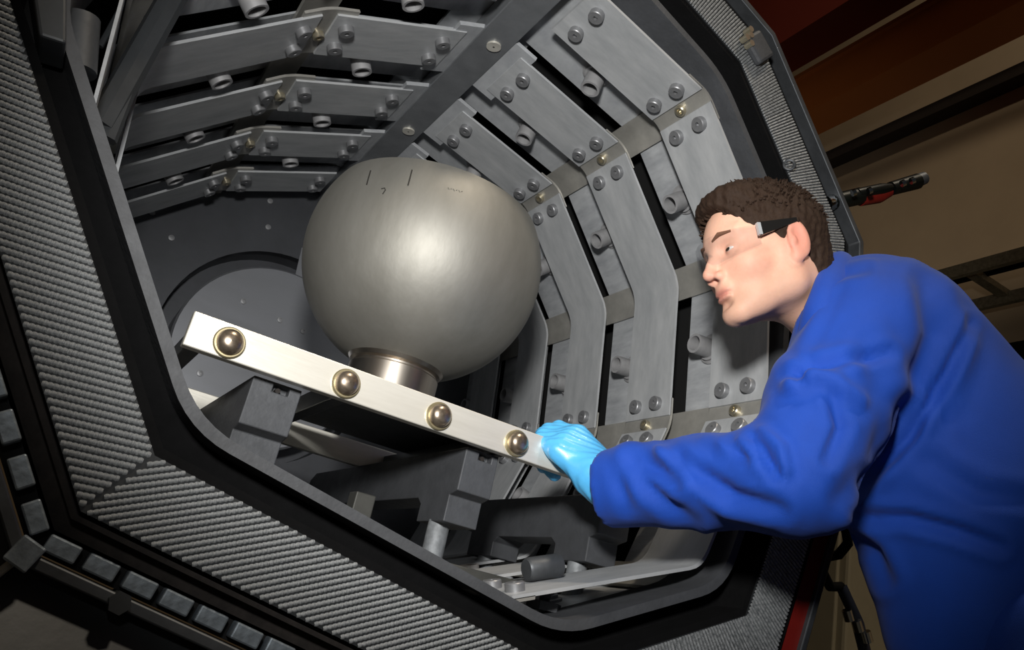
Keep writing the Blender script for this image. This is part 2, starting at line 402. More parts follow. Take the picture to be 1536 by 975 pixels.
# the far sides are too fine to pick apart: one joined ribbed strip each
def ribs(i, j, n):
    mb = MB(); a0, a1, b0, b1 = LI[i], LI[j], LO[i], LO[j]
    for k in range(n):
        t = (k + .5) / n; p, q = a0.lerp(a1, t), b0.lerp(b1, t)
        mb.tube([(p.x, YF - .0155, p.y), (q.x, YF - .0155, q.y)], .0021, 5)
    o = mb.build('fine_ribs', M_cord, gasket, smooth=60); o['kind'] = 'stuff'
for i, j, n in ((1, 2, 60), (4, 5, 70), (5, 6, 70), (6, 7, 64), (7, 8, 64), (8, 9, 60)): ribs(i, j, n)
# bright seal segments in the outer groove, corner blocks, clips
seg = loop_ring('seal_ring', M_black, .146, .170, YF + .012, YF + .05, furnace)
SA = offset_loop(LIP, .158)
def lay_segments(i, j, n, sz):
    a, c = SA[i], SA[j]; d = (c - a).normalized(); mb = MB(); mb.box((0, 0, 0), sz); me = mb.mesh('seal_segment'); me.materials.append(M_seg)
    for k in range(n):
        p = a.lerp(c, (k + .5) / n); o = link('seal_segment', me, M_seg, seg); bv = o.modifiers.new('bevel', 'BEVEL'); bv.width = .002; bv.segments = 2
        o.matrix_world = Matrix.Translation((p.x, YF + .004 + .003 * math.sin(k * 2.1), p.y)) @ Matrix.Rotation(-math.atan2(d.y, d.x), 4, 'Y')
lay_segments(1, 0, 14, (.031, .022, .017)); lay_segments(0, 9, 16, (.031, .022, .017))
mb = MB(); p = offset_loop(LIP, .181)[0]; mb.box((p.x + .004, YF - .016, p.y + .006), (.024, .016, .026), Matrix.Rotation(.4, 3, 'Y')); mb.build('corner_block', M_seg, seg, bevel=.002)
# outer casing front on the hinge side: big grey plates, left and below, meeting in a seam
OO = offset_loop(LIP, .176); PO = offset_loop(LIP, .62)
def plate(name, i, j, mt, y, parent=furnace):
    mb = MB(); mb.quadbox([(OO[i].x, y, OO[i].y), (OO[j].x, y, OO[j].y), (PO[j].x, y - .25, PO[j].y), (PO[i].x, y - .25, PO[i].y)], [(OO[i].x, y + .02, OO[i].y), (OO[j].x, y + .02, OO[j].y), (PO[j].x, y - .23, PO[j].y), (PO[i].x, y - .23, PO[i].y)]); return mb.build(name, mt, parent)
plate('side_plate', 1, 0, M_plateg, YF + .012); bpl = plate('lower_plate', 0, 9, M_frame, YF + .02)
mb = MB(); a, c = OO[0], PO[0]; mb.tube([(a.x, YF + .004, a.y), (c.x, YF - .25, c.y)], .004, 8); mb.build('seam_trim', M_steel, furnace)
mb = MB(); p0 = at_y(180, 905, YF - .02); mb.frus(p0, p0 + np.array([0, .05, 0]), .011, .011, 6); mb.build('hex_bolt', M_frame, bpl)
# rest of the casing front, dark rim on the free side, red painted rim lower right
def side_ring(name, mt, idx, h0, h1, y0, y1, parent=furnace):
    A, B = offset_loop(LIP, h0), offset_loop(LIP, h1); mb = MB(); strip(mb, [A[i] for i in idx], [B[i] for i in idx], y0, y1); return mb.build(name, mt, parent)
side_ring('outer_rim', M_felt, [4, 5, 6, 7, 8, 9], .121, .142, YF - .004, YF + .16)
side_ring('red_rim', M_red, [7, 8, 9], .141, .172, YF - .004, YF + .05)
side_ring('outer_shell', M_frame, [1, 2, 3, 4, 5, 6, 7, 8, 9, 0, 1], .10, .135, YF + .05, YBACK + .16)
# corner bracket on the gasket at the upper right corner, little cluster of clips
P5 = offset_loop(LIP, .095)[5]
mb = MB(); mb.box((P5.x, YF - .024, P5.y), (.055, .018, .048), Matrix.Rotation(math.radians(38), 3, 'Y')); brk = mb.build('corner_bracket', M_graph, furnace, bevel=.006)
for k, (dx, dz) in enumerate(((-.028, .006), (-.024, -.010), (-.036, -.004), (-.03, .018))):
    mb = MB(); mb.frus((P5.x + dx, YF - .035, P5.y + dz), (P5.x + dx, YF - .02, P5.y + dz), .006, .006, 10); mb.build('clip_pin', M_bolt2, brk, smooth=30)
# hinge bracket with a roller at the upper left
q0, q1 = at_y(22, -60, YF - .02), at_y(88, 78, YF - .02)
mb = MB(); e0, e1, e2, e3 = at_y(38, -60, YF), at_y(98, -60, YF), at_y(97, 86, YF), at_y(58, 74, YF)
mb.quadbox([(p[0], YF - .03, p[2]) for p in (e0, e1, e2, e3)], [(p[0], YF + .03, p[2]) for p in (e0, e1, e2, e3)]); hb = mb.build('hinge_bracket', M_frame, furnace, bevel=.003)
p = at_y(118, 72, YF + .06); mb = MB(); mb.frus(p + np.array([-.012, .0, .035]), p + np.array([.008, 0, -.03]), .022, .022, 20); mb.build('roller', M_steeld, hb, smooth=30)
# inner dark side bars seen against the left wall
for (xa, ya, xb, yb, rr) in ((205, -30, 150, 70, .004), (290, -60, 150, 190, .018), (230, 30, 160, 210, .012)):
    mb = MB(); mb.tube([at_y(xa, ya, 1.06), at_y(xb, yb, 1.06)], rr, 8); mb.build('side_bar', M_frame, furnace, smooth=40)

# ------------------------------------------------------------------ hearth beams on pillars
def hearth(label, x0, x1, y0, y1):
    t = empty('hearth_beam', label, 'beam', 'hearth beams on the furnace floor', loc=((x0 + x1) / 2, (y0 + y1) / 2, .9)); lo = t.location.copy()
    ym = y1 - (y0 + .03); prof = [(y0, 1.094), (y0, 1.030), (y0 + .022, 1.024), (y0 + .022, .985), (y0 + .115, .985), (y0 + .115, 1.012), (y0 + .130, 1.022),
            (y1 - .140, 1.022), (y1 - .125, 1.012), (y1 - .125, .985), (y1 - .03, .985), (y1 - .03, 1.03), (y1, 1.035), (y1, 1.080), (y1 - .03, 1.094)]
    mb = MB(); mb.quadbox([(x0 - lo.x, y - lo.y, z - lo.z) for y, z in prof], [(x1 - lo.x, y - lo.y, z - lo.z) for y, z in prof]); mb.build('beam_body', M_graph, t, bevel=.003)
    for y in (y0 + .066, y1 - .08):
        mb = MB(); mb.frus((-.012, y - lo.y, -.012 + .0), (-.012, y - lo.y, .988 - lo.z), .0165, .0165, 20); mb.build('pillar', mat('pillar_grey', '#8e9296', .6, .2, .5, 60, .3, 90), t, smooth=30)
    nx, ny, nz = (x0 + x1) / 2 - lo.x + .006, y0 - lo.y, 1.086 - lo.z
    cb = MB(); cb.box((nx, ny, nz), (.022, .03, .010)); cut = link('cutter', cb.mesh('cutter')); body_ = [c for c in t.children if c.name.startswith('beam_body')][0]
    md = body_.modifiers.new('notch', 'BOOLEAN'); md.operation = 'DIFFERENCE'; md.object = cut; body_.modifiers.move(1, 0); cut.parent = t
    bpy.context.view_layer.update(); me2 = bpy.data.meshes.new_from_object(body_.evaluated_get(bpy.context.evaluated_depsgraph_get())); body_.modifiers.clear(); body_.data = me2; bpy.data.objects.remove(cut, do_unlink=True)
    mb = MB(); mb.frus((nx - .003, ny + .016, nz - .001), (nx - .003, ny + .004, nz - .001), .0035, .0035, 10); mb.build('notch_pin', M_rust, t, smooth=30)
    return t
hearth('dark graphite hearth beam under the left end of the pale bolted bar', .193, .259, 1.05, 1.78)
hearth('dark graphite hearth beam under the middle of the pale bolted bar', .516, .572, 1.05, 1.78)
hearth('dark graphite hearth beam below the blue gloved hand', .775, .835, 1.05, 1.50)
# cross rails and floor planks of the chamber bottom
M_rail = mat('rail', '#5a5a56', .6, .3, .4, 12)
def bar_thing(name, label, cat, p0, p1, wd, ht, mt, group=None):
    p0, p1 = Vector(p0), Vector(p1); c = (p0 + p1) / 2; d = p1 - p0; mb = MB(); mb.box((0, 0, 0), (d.length, wd, ht))
    o = mb.build(name, mt, bevel=.002); o.matrix_world = Matrix.Translation(c) @ d.to_track_quat('X', 'Z').to_matrix().to_4x4(); return tag(o, label, cat, group)
for k, (y, z) in enumerate(((1.16, .912), (1.32, .912), (1.50, .912), (1.68, .912))):
    bar_thing('floor_rail', ['flat grey rail across the chamber floor, next to the opening', 'flat grey rail across the chamber floor, second from the opening', 'flat grey rail across the chamber floor, third from the opening', 'flat grey rail across the chamber floor, nearest the back plate'][k], 'rail', (.30, y, z + .014), (.80, y, z + .014), .05, .02, M_rail, 'floor rails')
bar_thing('support_block', 'upright dull grey block standing behind the middle hearth beam', 'block', (.47, 1.3, .91), (.47, 1.3, 1.02), .035, .035, M_rail)
mb = MB(); mb.tube([(-.028, 0, 0), (-.024, 0, 0), (.028, 0, 0)], [.014, .0165, .0165], 20); o = mb.build('round_stub', M_steeld, smooth=40); o.location = (.655, 1.005, .9525); o.rotation_euler = (0, -.33, .0); tag(o, 'short round grey stub lying on the chamber floor by the lip', 'stub')
mb = MB(); mb.lathe([(.0005, .03), (.008, .03), (.008, .012), (.026, .012), (.026, 0)], (.665, 1.0, .895), n=6); tag(mb.build('floor_nut', M_graph), 'dark hexagonal nut standing on the chamber floor', 'nut')

# ------------------------------------------------------------------ carrier frame with the bolted bar
BY0, BY1, BZ0, BZ1 = 1.013, 1.031, 1.093, 1.138
fr = empty('carrier_frame', 'pale steel carrier frame with four round-headed bolts along its front bar', 'frame', loc=(.4, 1.25, BZ0)); F = fr.location
def fbox(name, x0, x1, y0, y1, z0, z1, mt):
    mb = MB(); mb.box(((x0 + x1) / 2 - F.x, (y0 + y1) / 2 - F.y, (z0 + z1) / 2 - F.z), (x1 - x0, y1 - y0, z1 - z0)); return mb.build(name, mt, fr, bevel=.0015)
fb = fbox('front_bar', .094, .702, BY0, BY1, BZ0, BZ1, M_steel)
fbox('rear_bar', .094, .702, 1.49, 1.508, BZ0, BZ1, M_steel)
for x in (.100, .30, .56): fbox('side_bar', x, x + .02, BY1, 1.49, BZ0 + .004, BZ1 - .012, M_steeld)
fbox('support_plate', .33, .60, 1.12, 1.40, BZ1 - .012, BZ1 - .002, M_steeld)
mb = MB(); mb.lathe([(.020, 0), (.020, .003), (.0185, .0045), (.0165, .0045), (.0165, .006), (.0155, .0105), (.012, .0145), (.0065, .0165), (.0004, .017)], (0, 0, 0), n=28); stud_me = mb.mesh('bar_bolt', 40)
stud_me.materials.append(mat('bolt_washer', '#b8ac8a', .4, .8, .3, 60)); stud_me.materials.append(mat('bolt_dome', '#c4b5a2', .3, .9, .4, 60, 0, 60, (1, 1, 1), '#6f5f50'))
for p in stud_me.polygons:
    if max(math.hypot(*stud_me.vertices[i].co[:2]) for i in p.vertices) < .0168: p.material_index = 1
for x in (.1445, .302, .4435, .575):
    o = link('bar_bolt', stud_me, None, fb); o.matrix_local = Matrix.Translation((x - F.x, BY0 - F.y, 1.1135 - F.z)) @ Matrix.Rotation(math.pi / 2, 4, 'X')

# ------------------------------------------------------------------ dome
TC, TR = at_d(635, 398, 1.447), .2125
dome = empty('metal_dome', 'dull grey hollow metal dome with two dark rim marks, neck down on a polished ring', 'dome', loc=(TC[0], TC[1], BZ1))
zc = TC[2] - BZ1; h = .486 * TR; rn = .080
prof = []
a0 = math.asin(-math.sqrt(TR ** 2 - rn ** 2) / TR); a1 = math.asin(.486)
for k in range(41): a = a0 + (a1 - a0) * k / 40; prof.append((TR * math.cos(a), zc + TR * math.sin(a)))
mb = MB(); TI = TR - .004; inner = [(TI * math.cos(a1 - (a1 - a0) * k / 40), zc + TI * math.sin(a1 - (a1 - a0) * k / 40)) for k in range(41)]
mb.lathe(prof + inner, (0, 0, 0), n=128, close=True); mb.build('bowl', M_dome, dome, smooth=30)
zb = prof[0][1]
mb = MB(); mb.lathe([(.066, .0), (.0765, .0005), (.0775, .0), (.0775, zb - .014), (.0765, zb - .012), (.0735, zb - .011), (.0735, zb - .008), (.079, zb - .005), (.0835, zb + .002), (.0835, zb + .006), (.074, zb + .004), (.066, zb)], (0, 0, 0), n=96, close=True)
mb.build('neck_ring', M_ring, dome, smooth=25)
def on_dome(px, py, lift=.0006):
    d = ray(px, py); o = np.array([0, 0, ZC]); c = np.array(TC); oc = o - c; a = d @ d; bb = 2 * oc @ d; cc = oc @ oc - (TR + lift) ** 2; disc = bb * bb - 4 * a * cc
    return o + d * ((-bb - math.sqrt(max(disc, 0))) / (2 * a))
def stroke(name, pts, r, mt):
    L = dome.location; q = [Vector(on_dome(*p)) - L for p in pts]; mb = MB(); mb.tube(q, r, 6); return mb.build(name, mt, dome)
stroke('rim_mark', [(556, 256), (553, 266), (550, 277)], .0011, M_ink); stroke('rim_mark', [(618, 255), (615, 267), (612, 278)], .0011, M_ink)
stroke('numeral', [(572, 283), (577, 282), (578, 285), (574, 291)], .0009, M_ink)
for k in range(6): stroke('faint_writing', [(672 + 4 * k, 281 + k * 1.0 + (k % 2)), (674 + 4 * k, 284 + k * 1.0 - (k % 2) * 2)], .0004, M_ink2)

# ------------------------------------------------------------------ person: signed-distance shapes meshed with surface nets
def surface_net(fn_, lo, hi, res):
    lo, hi = np.array(lo, float), np.array(hi, float); n = np.ceil((hi - lo) / res).astype(int) + 1
    ax = [lo[i] + res * np.arange(n[i]) for i in range(3)]
    vals = np.empty(n, np.float32); Yg, Zg = np.meshgrid(ax[1], ax[2], indexing='ij')
    CH = max(1, int(400000 / (n[1] * n[2])))
    for i in range(0, n[0], CH):
        xs = ax[0][i:i + CH]; P = np.empty((len(xs), n[1], n[2], 3), np.float32)
        P[..., 0] = xs[:, None, None]; P[..., 1] = Yg; P[..., 2] = Zg
        vals[i:i + CH] = fn_(P.reshape(-1, 3)).reshape(len(xs), n[1], n[2])
    s = vals < 0
    c = np.zeros(n - 1, np.int8)
    for dx in (0, 1):
        for dy in (0, 1):
            for dz in (0, 1): c += s[dx:n[0] - 1 + dx, dy:n[1] - 1 + dy, dz:n[2] - 1 + dz]
    act = (c > 0) & (c < 8); idx = -np.ones(n - 1, np.int64); cells = np.argwhere(act); idx[act] = np.arange(len(cells))
    acc = np.zeros((len(cells), 3)); cnt = np.zeros(len(cells)); corners = [(x, y, z) for x in (0, 1) for y in (0, 1) for z in (0, 1)]
    for a in corners:
        for k in range(3):
            if a[k]: continue
            b_ = list(a); b_[k] = 1
            va = vals[tuple((cells + a).T)]; vb = vals[tuple((cells + b_).T)]; mk = (va < 0) != (vb < 0)
            t = va[mk] / (va[mk] - vb[mk]); p = np.tile(np.array(a, float), (mk.sum(), 1)); p[:, k] += t; acc[mk] += p; cnt[mk] += 1
    verts = lo + res * (cells + acc / cnt[:, None]); quads = []
    for k in range(3):
        u, v = [(1, 2), (2, 0), (0, 1)][k]
        sl0 = [slice(None)] * 3; sl1 = [slice(None)] * 3; sl0[k] = slice(0, n[k] - 1); sl1[k] = slice(1, n[k])
        e = np.argwhere(s[tuple(sl0)] != s[tuple(sl1)])
        ok = (e[:, u] > 0) & (e[:, v] > 0) & (e[:, u] < n[u] - 1) & (e[:, v] < n[v] - 1); e = e[ok]
        du, dv = np.eye(3, dtype=int)[u], np.eye(3, dtype=int)[v]
        q = np.stack([idx[tuple((e - du - dv).T)], idx[tuple((e - dv).T)], idx[tuple(e.T)], idx[tuple((e - du).T)]], 1)
        fl = s[tuple(e.T)]; q[~fl] = q[~fl][:, ::-1]; quads.append(q)
    return verts, np.concatenate(quads)
def net_mesh(name, fn_, lo, hi, res, post=None):
    v, q = surface_net(fn_, lo, hi, res)
    if post is not None: v = post(v, q)
    me = bpy.data.meshes.new(name); me.vertices.add(len(v)); me.vertices.foreach_set('co', v.astype(np.float32).ravel())
    me.loops.add(q.size); me.loops.foreach_set('vertex_index', q.astype(np.int32).ravel())
    me.polygons.add(len(q)); me.polygons.foreach_set('loop_start', np.arange(0, q.size, 4, dtype=np.int32)); me.polygons.foreach_set('loop_total', np.full(len(q), 4, np.int32))
    me.update(); me.validate(); me.shade_smooth(); return me
def normals_of(v, q):
    f = np.cross(v[q[:, 2]] - v[q[:, 0]], v[q[:, 3]] - v[q[:, 1]]); nn = np.zeros_like(v)
    for k in range(4): np.add.at(nn, q[:, k], f)
    return nn / (np.linalg.norm(nn, axis=1, keepdims=True) + 1e-12)
def cone(p, a, b_, r0, r1):
    a, b_ = np.array(a, np.float32), np.array(b_, np.float32); ab = b_ - a; t = np.clip(((p - a) @ ab) / (ab @ ab), 0, 1)
    return np.linalg.norm(p - a - t[:, None] * ab, axis=1) - (r0 + (r1 - r0) * t)
def ell(p, c, r, M=None):
    d = p - np.array(c, np.float32)
    if M is not None: d = d @ np.array(M, np.float32)
    r = np.array(r, np.float32); k0 = np.linalg.norm(d / r, axis=1); k1 = np.linalg.norm(d / (r * r), axis=1)
    return k0 * (k0 - 1) / (k1 + 1e-9)
def su(a, b_, k):
    h_ = np.clip(.5 + .5 * (b_ - a) / k, 0, 1); return b_ * (1 - h_) + a * h_ - k * h_ * (1 - h_)
def ss(a, b_, k):                          # smooth subtraction of b from a
    h_ = np.clip(.5 - .5 * (a + b_) / k, 0, 1); return a * (1 - h_) + (-b_) * h_ + k * h_ * (1 - h_)
def chain(p, pts, k=.02):
    d = None
    for (a, ra), (b_, rb) in zip(pts[:-1], pts[1:]):
        c = cone(p, a, b_, ra, rb); d = c if d is None else su(d, c, k)
    return d
W = at_d
def project(v): c = (v - np.array([0, 0, ZC])) @ RC.T; return c[:, :2] / c[:, 2:3] * FPX + np.array([768, 487.5])

# head frame (camera axes turned to world): X forward, Y to the head's left, Z up
def cam2w(v): return RC.T @ np.array(v, float)
U_ = cam2w((-.10, -.93, .35)); U_ /= np.linalg.norm(U_)
F_ = cam2w((-.967, .02, -.255)); F_ -= U_ * (F_ @ U_); F_ /= np.linalg.norm(F_)
L_ = np.cross(U_, F_)
HR = np.stack([F_ * .91, L_ * .91, U_ * .93], 1)             # columns, with the head's scale
HO = W(1146, 385, 1.195); HI = np.linalg.inv(HR).T
def H(x, y, z): return HO + HR @ np.array([x, y, z])
NECKB = W(1252, 478, 1.235)
NB = (NECKB - HO) @ HI                     # neck base in head coordinates
CB = (W(1300, 560, 1.25) - HO) @ HI

def head_sdf(p):
    y = np.abs(p[:, 1]); q = p.copy(); q[:, 1] = y
    d = ell(p, (-.008, 0, .034), (.096, .074, .083))
    d = su(d, ell(p, (.030, 0, .012), (.066, .063, .072)), .02)          # forehead and brow mass
    d = su(d, ell(p, (.035, 0, -.045), (.054, .052, .060)), .025)         # mid face
    d = su(d, cone(q, (-.004, .050, -.066), (.068, .015, -.098), .014, .015), .03)   # jaw line
    d = su(d, cone(q, (-.004, .056, -.02), (-.004, .050, -.066), .014, .014), .03)
    d = su(d, ell(p, (.074, 0, -.099), (.017, .021, .015)), .012)         # chin
    d = su(d, ell(q, (.052, .040, -.030), (.026, .022, .022)), .02)       # cheekbone
    d = su(d, cone(q, (.082, .010, .021), (.070, .048, .022), .008, .008), .012)      # brow ridge
    d = ss(d, ell(q, (.093, .034, -.003), (.018, .020, .013)), .010)      # eye socket
    d = su(d, ell(q, (.0705, .032, -.004), (.0145, .0155, .0115)), .004)  # eyelids
    d = su(d, chain(p, [((.084, 0, .006), .0085), ((.097, 0, -.018), .0088), ((.107, 0, -.034), .0098)], .006), .010)
    d = su(d, ell(q, (.094, .0125, -.040), (.0105, .008, .0075)), .006)   # nostril wing
    d = ss(d, ell(q, (.101, .007, -.0475), (.005, .0035, .004)), .003)
    d = su(d, ell(p, (.083, 0, -.058), (.013, .020, .012)), .010)         # upper lip base
    d = su(d, ell(p, (.0875, 0, -.0635), (.0085, .0215, .0045)), .004)    # upper lip
    d = su(d, ell(p, (.0865, 0, -.0735), (.0085, .019, .0050)), .004)     # lower lip
    d = ss(d, ell(p, (.099, 0, -.0685), (.010, .024, .0013)), .002)       # mouth line
    d = ss(d, ell(p, (.093, 0, -.085), (.010, .020, .005)), .008)
    # ear
    e = ell(q, (-.014, .078, -.006), (.019, .007, .032)); e = ss(e, ell(q, (-.010, .085, -.003), (.011, .006, .020)), .004)
    e = su(e, ell(q, (-.004, .078, -.010), (.005, .006, .008)), .004)
    e = su(e, ell(q, (-.006, .074, -.035), (.009, .006, .009)), .008)
    d = su(d, e, .004)
    # neck
    d = su(d, cone(p, (-.030, 0, -.045), NB, .056, .060), .03)
    d = su(d, cone(p, NB, CB, .062, .10), .03)
    return d
sk = mat('skin', '#d9a48c', .58, 0, .10, 60, .12, 260, attr='tone', spec=.3)
sk.node_tree.nodes['Principled BSDF'].inputs['Subsurface Weight'].default_value = .12
sk.node_tree.nodes['Principled BSDF'].inputs['Subsurface Radius'].default_value = (.012, .004, .002)
lo = np.minimum(np.array([-.13, -.11, -.13]), np.minimum(NB, CB) - .11); hi = np.array([.13, .11, .135]); hi = np.maximum(hi, np.maximum(NB, CB) + .11)
head_me = net_mesh('body', head_sdf, lo, hi, .0026)
hv = np.empty(len(head_me.vertices) * 3, np.float32); head_me.vertices.foreach_get('co', hv); hv = hv.reshape(-1, 3)
def blob(c, r, sym=True):
    q = hv.copy()
    if sym: q[:, 1] = np.abs(q[:, 1])
    return np.exp(-(((q - np.array(c)) / np.array(r)) ** 2).sum(1))[:, None]
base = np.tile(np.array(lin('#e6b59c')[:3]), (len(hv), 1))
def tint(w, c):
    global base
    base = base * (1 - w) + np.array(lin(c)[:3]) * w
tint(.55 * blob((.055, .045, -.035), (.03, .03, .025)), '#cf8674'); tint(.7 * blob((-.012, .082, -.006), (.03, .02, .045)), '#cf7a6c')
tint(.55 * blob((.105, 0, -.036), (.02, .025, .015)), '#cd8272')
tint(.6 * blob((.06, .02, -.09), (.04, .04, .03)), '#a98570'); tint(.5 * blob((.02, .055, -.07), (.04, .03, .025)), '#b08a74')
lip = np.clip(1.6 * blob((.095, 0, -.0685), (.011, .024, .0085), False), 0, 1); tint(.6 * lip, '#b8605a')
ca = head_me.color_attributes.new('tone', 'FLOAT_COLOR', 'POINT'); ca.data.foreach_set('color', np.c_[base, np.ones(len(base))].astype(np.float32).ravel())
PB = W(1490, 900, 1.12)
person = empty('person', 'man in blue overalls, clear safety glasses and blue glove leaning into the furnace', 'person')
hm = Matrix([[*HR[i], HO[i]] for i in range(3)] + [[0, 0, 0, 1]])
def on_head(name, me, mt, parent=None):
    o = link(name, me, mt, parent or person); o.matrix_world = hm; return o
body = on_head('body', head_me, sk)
# eyes, brows
M_eye = mat('eye_white', '#d8d0c8', .15); M_iris = mat('iris', '#2c2620', .1)
for s in (1, -1):
    mb = MB(); mb.lathe([(.0118 * math.sin(t), .0118 * math.cos(t)) for t in [math.pi * k / 12 for k in range(13)]], (0, 0, 0), (1, 0, 0), 20); mb.v = [(x * .95 + .0752, y + .033 * s, z * .42 - .0045) for x, y, z in mb.v]; on_head('eye', mb.mesh('eye', True), M_eye, person)
    mb = MB(); mb.lathe([(.0001, .0122), (.0035, .0119), (.0058, .0106)], (0, 0, 0), (.97, .10 * s, 0), 16); mb.v = [(x * .95 + .0754, y + .033 * s, z * .45 - .0048) for x, y, z in mb.v]; on_head('iris', mb.mesh('iris', True), M_iris, person)
    mb = MB(); mb.tube([(.094, .012 * s, .0185), (.0915, .028 * s, .0235), (.0805, .047 * s, .0205)], [.0034, .0042, .0022], 8); on_head('eyebrow', mb.mesh('eyebrow', True), mat('brow_hair', '#6d4a36', .8), person)
# hair
rs = np.random.RandomState(3); ph = rs.rand(8, 3) * 6.28; fr_ = rs.randn(8, 3) * 260
def hnoise(p, sc=1.): return sum(np.sin(p @ (fr_[k] * sc) + ph[k][0]) for k in range(8)) / 8
def hair_sdf(p):
    y = np.abs(p[:, 1]); q = p.copy(); q[:, 1] = y
    d = ell(p, (-.012, 0, .037), (.101, .0785, .089))
    d = su(d, ell(p, (.052, 0, .088), (.040, .055, .022)), .03)           # fuller curls above the forehead
    d = su(d, ell(p, (-.065, 0, -.035), (.042, .052, .055)), .03)         # nape
    d = d - .0035 - .0042 * hnoise(p)
    d = ss(d, ell(p, (.105, 0, .015), (.050, .085, .062)), .006)          # open face
    d = ss(d, ell(q, (.048, .075, -.055), (.050, .045, .075)), .006)      # cheek in front of the ear
    d = ss(d, ell(q, (-.010, .088, -.018), (.024, .020, .036)), .004)     # around the ear
    d = np.maximum(d, -(p[:, 2] + .062 - .3 * (p[:, 0] + .06)))
    return d
hm_ = mat('dark_hair', '#33251c', .75, 0, .5, 130, .5, 300, (1, 1, 1), '#2a1d15', spec=.2)
hair = on_head('hair', net_mesh('hair', hair_sdf, (-.125, -.1, -.1), (.115, .1, .145), .0026), hm_)
mb = MB()
for k in range(900):                       # short tufts rooted on the scalp
    th = rs.uniform(-math.pi, math.pi); ph_ = rs.uniform(.05, 1.45); d = np.array([math.cos(th) * math.sin(ph_), math.sin(th) * math.sin(ph_), math.cos(ph_)])
    c = np.array([-.012, 0, .037]) + d * np.array([.101, .0785, .089]) * 1.03
    if hair_sdf(c[None].astype(np.float32))[0] > .006: continue
    g = d * .6 + np.array([.7, rs.uniform(-.5, .5), rs.uniform(-.1, .5)]) * (1 if c[0] > 0 else .3) + np.array([0, 0, -.4 if c[0] < 0 else 0]); g /= np.linalg.norm(g)
    l = rs.uniform(.006, .014) * (1.3 if c[0] > .02 and c[2] > .08 else .7); n_ = d * .004
    mb.tube([c - n_, c + g * l * .5 + n_ * .6, c + g * l + n_ * .2 * rs.uniform(-1, 1)], [.0022, .0018, .0004], 5)
tf = on_head('hair_tufts', mb.mesh('hair_tufts', True), hm_, hair); tf['kind'] = 'stuff'
# safety glasses
M_lens = bpy.data.materials.new('clear_lens'); M_lens.use_nodes = True; nt = M_lens.node_tree; nt.nodes.clear()
out = nt.nodes.new('ShaderNodeOutputMaterial'); mx = nt.nodes.new('ShaderNodeMixShader'); tr = nt.nodes.new('ShaderNodeBsdfTransparent'); gl = nt.nodes.new('ShaderNodeBsdfGlossy'); lw = nt.nodes.new('ShaderNodeLayerWeight'); pw = nt.nodes.new('ShaderNodeMapRange')
tr.inputs[0].default_value = (.97, .97, .98, 1); gl.inputs['Roughness'].default_value = .06; lw.inputs[0].default_value = .5; pw.inputs[1].default_value = .45; pw.inputs[3].default_value = .05; pw.inputs[4].default_value = .28
nt.links.new(lw.outputs[1], pw.inputs[0]); nt.links.new(pw.outputs[0], mx.inputs[0]); nt.links.new(tr.outputs[0], mx.inputs[1]); nt.links.new(gl.outputs[0], mx.inputs[2]); nt.links.new(mx.outputs[0], out.inputs[0])
def lens_pt(az, z, o_=0.):
    r = .078 - .25 * max(0, -z - .005) + o_; return (.030 + r * math.cos(az) * 1.02, (.0745 + o_) * math.sin(az), z)
mb = MB(); n1, n2 = 40, 8
for o_ in (0., .0018):
    for i in range(n1 + 1):
        az = math.radians(-76 + 152 * i / n1); top = .016 + .004 * math.cos(az); bot = -.026 + .016 * math.exp(-(az / .16) ** 2) + .012 * (abs(az) / 1.33) ** 3
        for j in range(n2 + 1): mb.v.append(lens_pt(az, bot + (top - bot) * j / n2, o_))
S_ = (n1 + 1) * (n2 + 1)
for s in (0, 1):
    for i in range(n1):
        for j in range(n2): k = s * S_ + i * (n2 + 1) + j; mb.f.append((k, k + 1, k + n2 + 2, k + n2 + 1))
for i in range(n1):
    for j in (0, n2): k = i * (n2 + 1) + j; mb.f.append((k, k + n2 + 1, k + n2 + 1 + S_, k + S_))
gls = on_head('safety_glasses', mb.mesh('safety_glasses', True), M_lens); gls['label'] = 'clear wraparound lens'
M_tb = mat('temple_black', '#0d0d0e', .35)
for s in (1, -1):
    mb = MB(); a, c = (.050, .0755 * s, .010), (-.012, .0835 * s, .022)
    mb.quadbox([(.050, .0745 * s, -.002), (.050, .0785 * s, -.002), (.050, .0785 * s, .020), (.050, .0745 * s, .020)], [(-.015, .080 * s, .020), (-.015, .084 * s, .020), (-.015, .084 * s, .027), (-.015, .080 * s, .027)])
    on_head('temple_arm', mb.mesh('temple_arm'), M_tb, gls)
    mb = MB(); mb.box((.0505, .0765 * s, .009), (.006, .006, .020)); on_head('hinge', mb.mesh('hinge'), mat('hinge_clear', '#b9bcc0', .1, .3), gls)
mb = MB(); mb.tube([(.101, .010, -.006), (.104, 0, .004), (.101, -.010, -.006)], .0018, 6); on_head('nose_bridge', mb.mesh('nose_bridge', True), M_lens, gls)

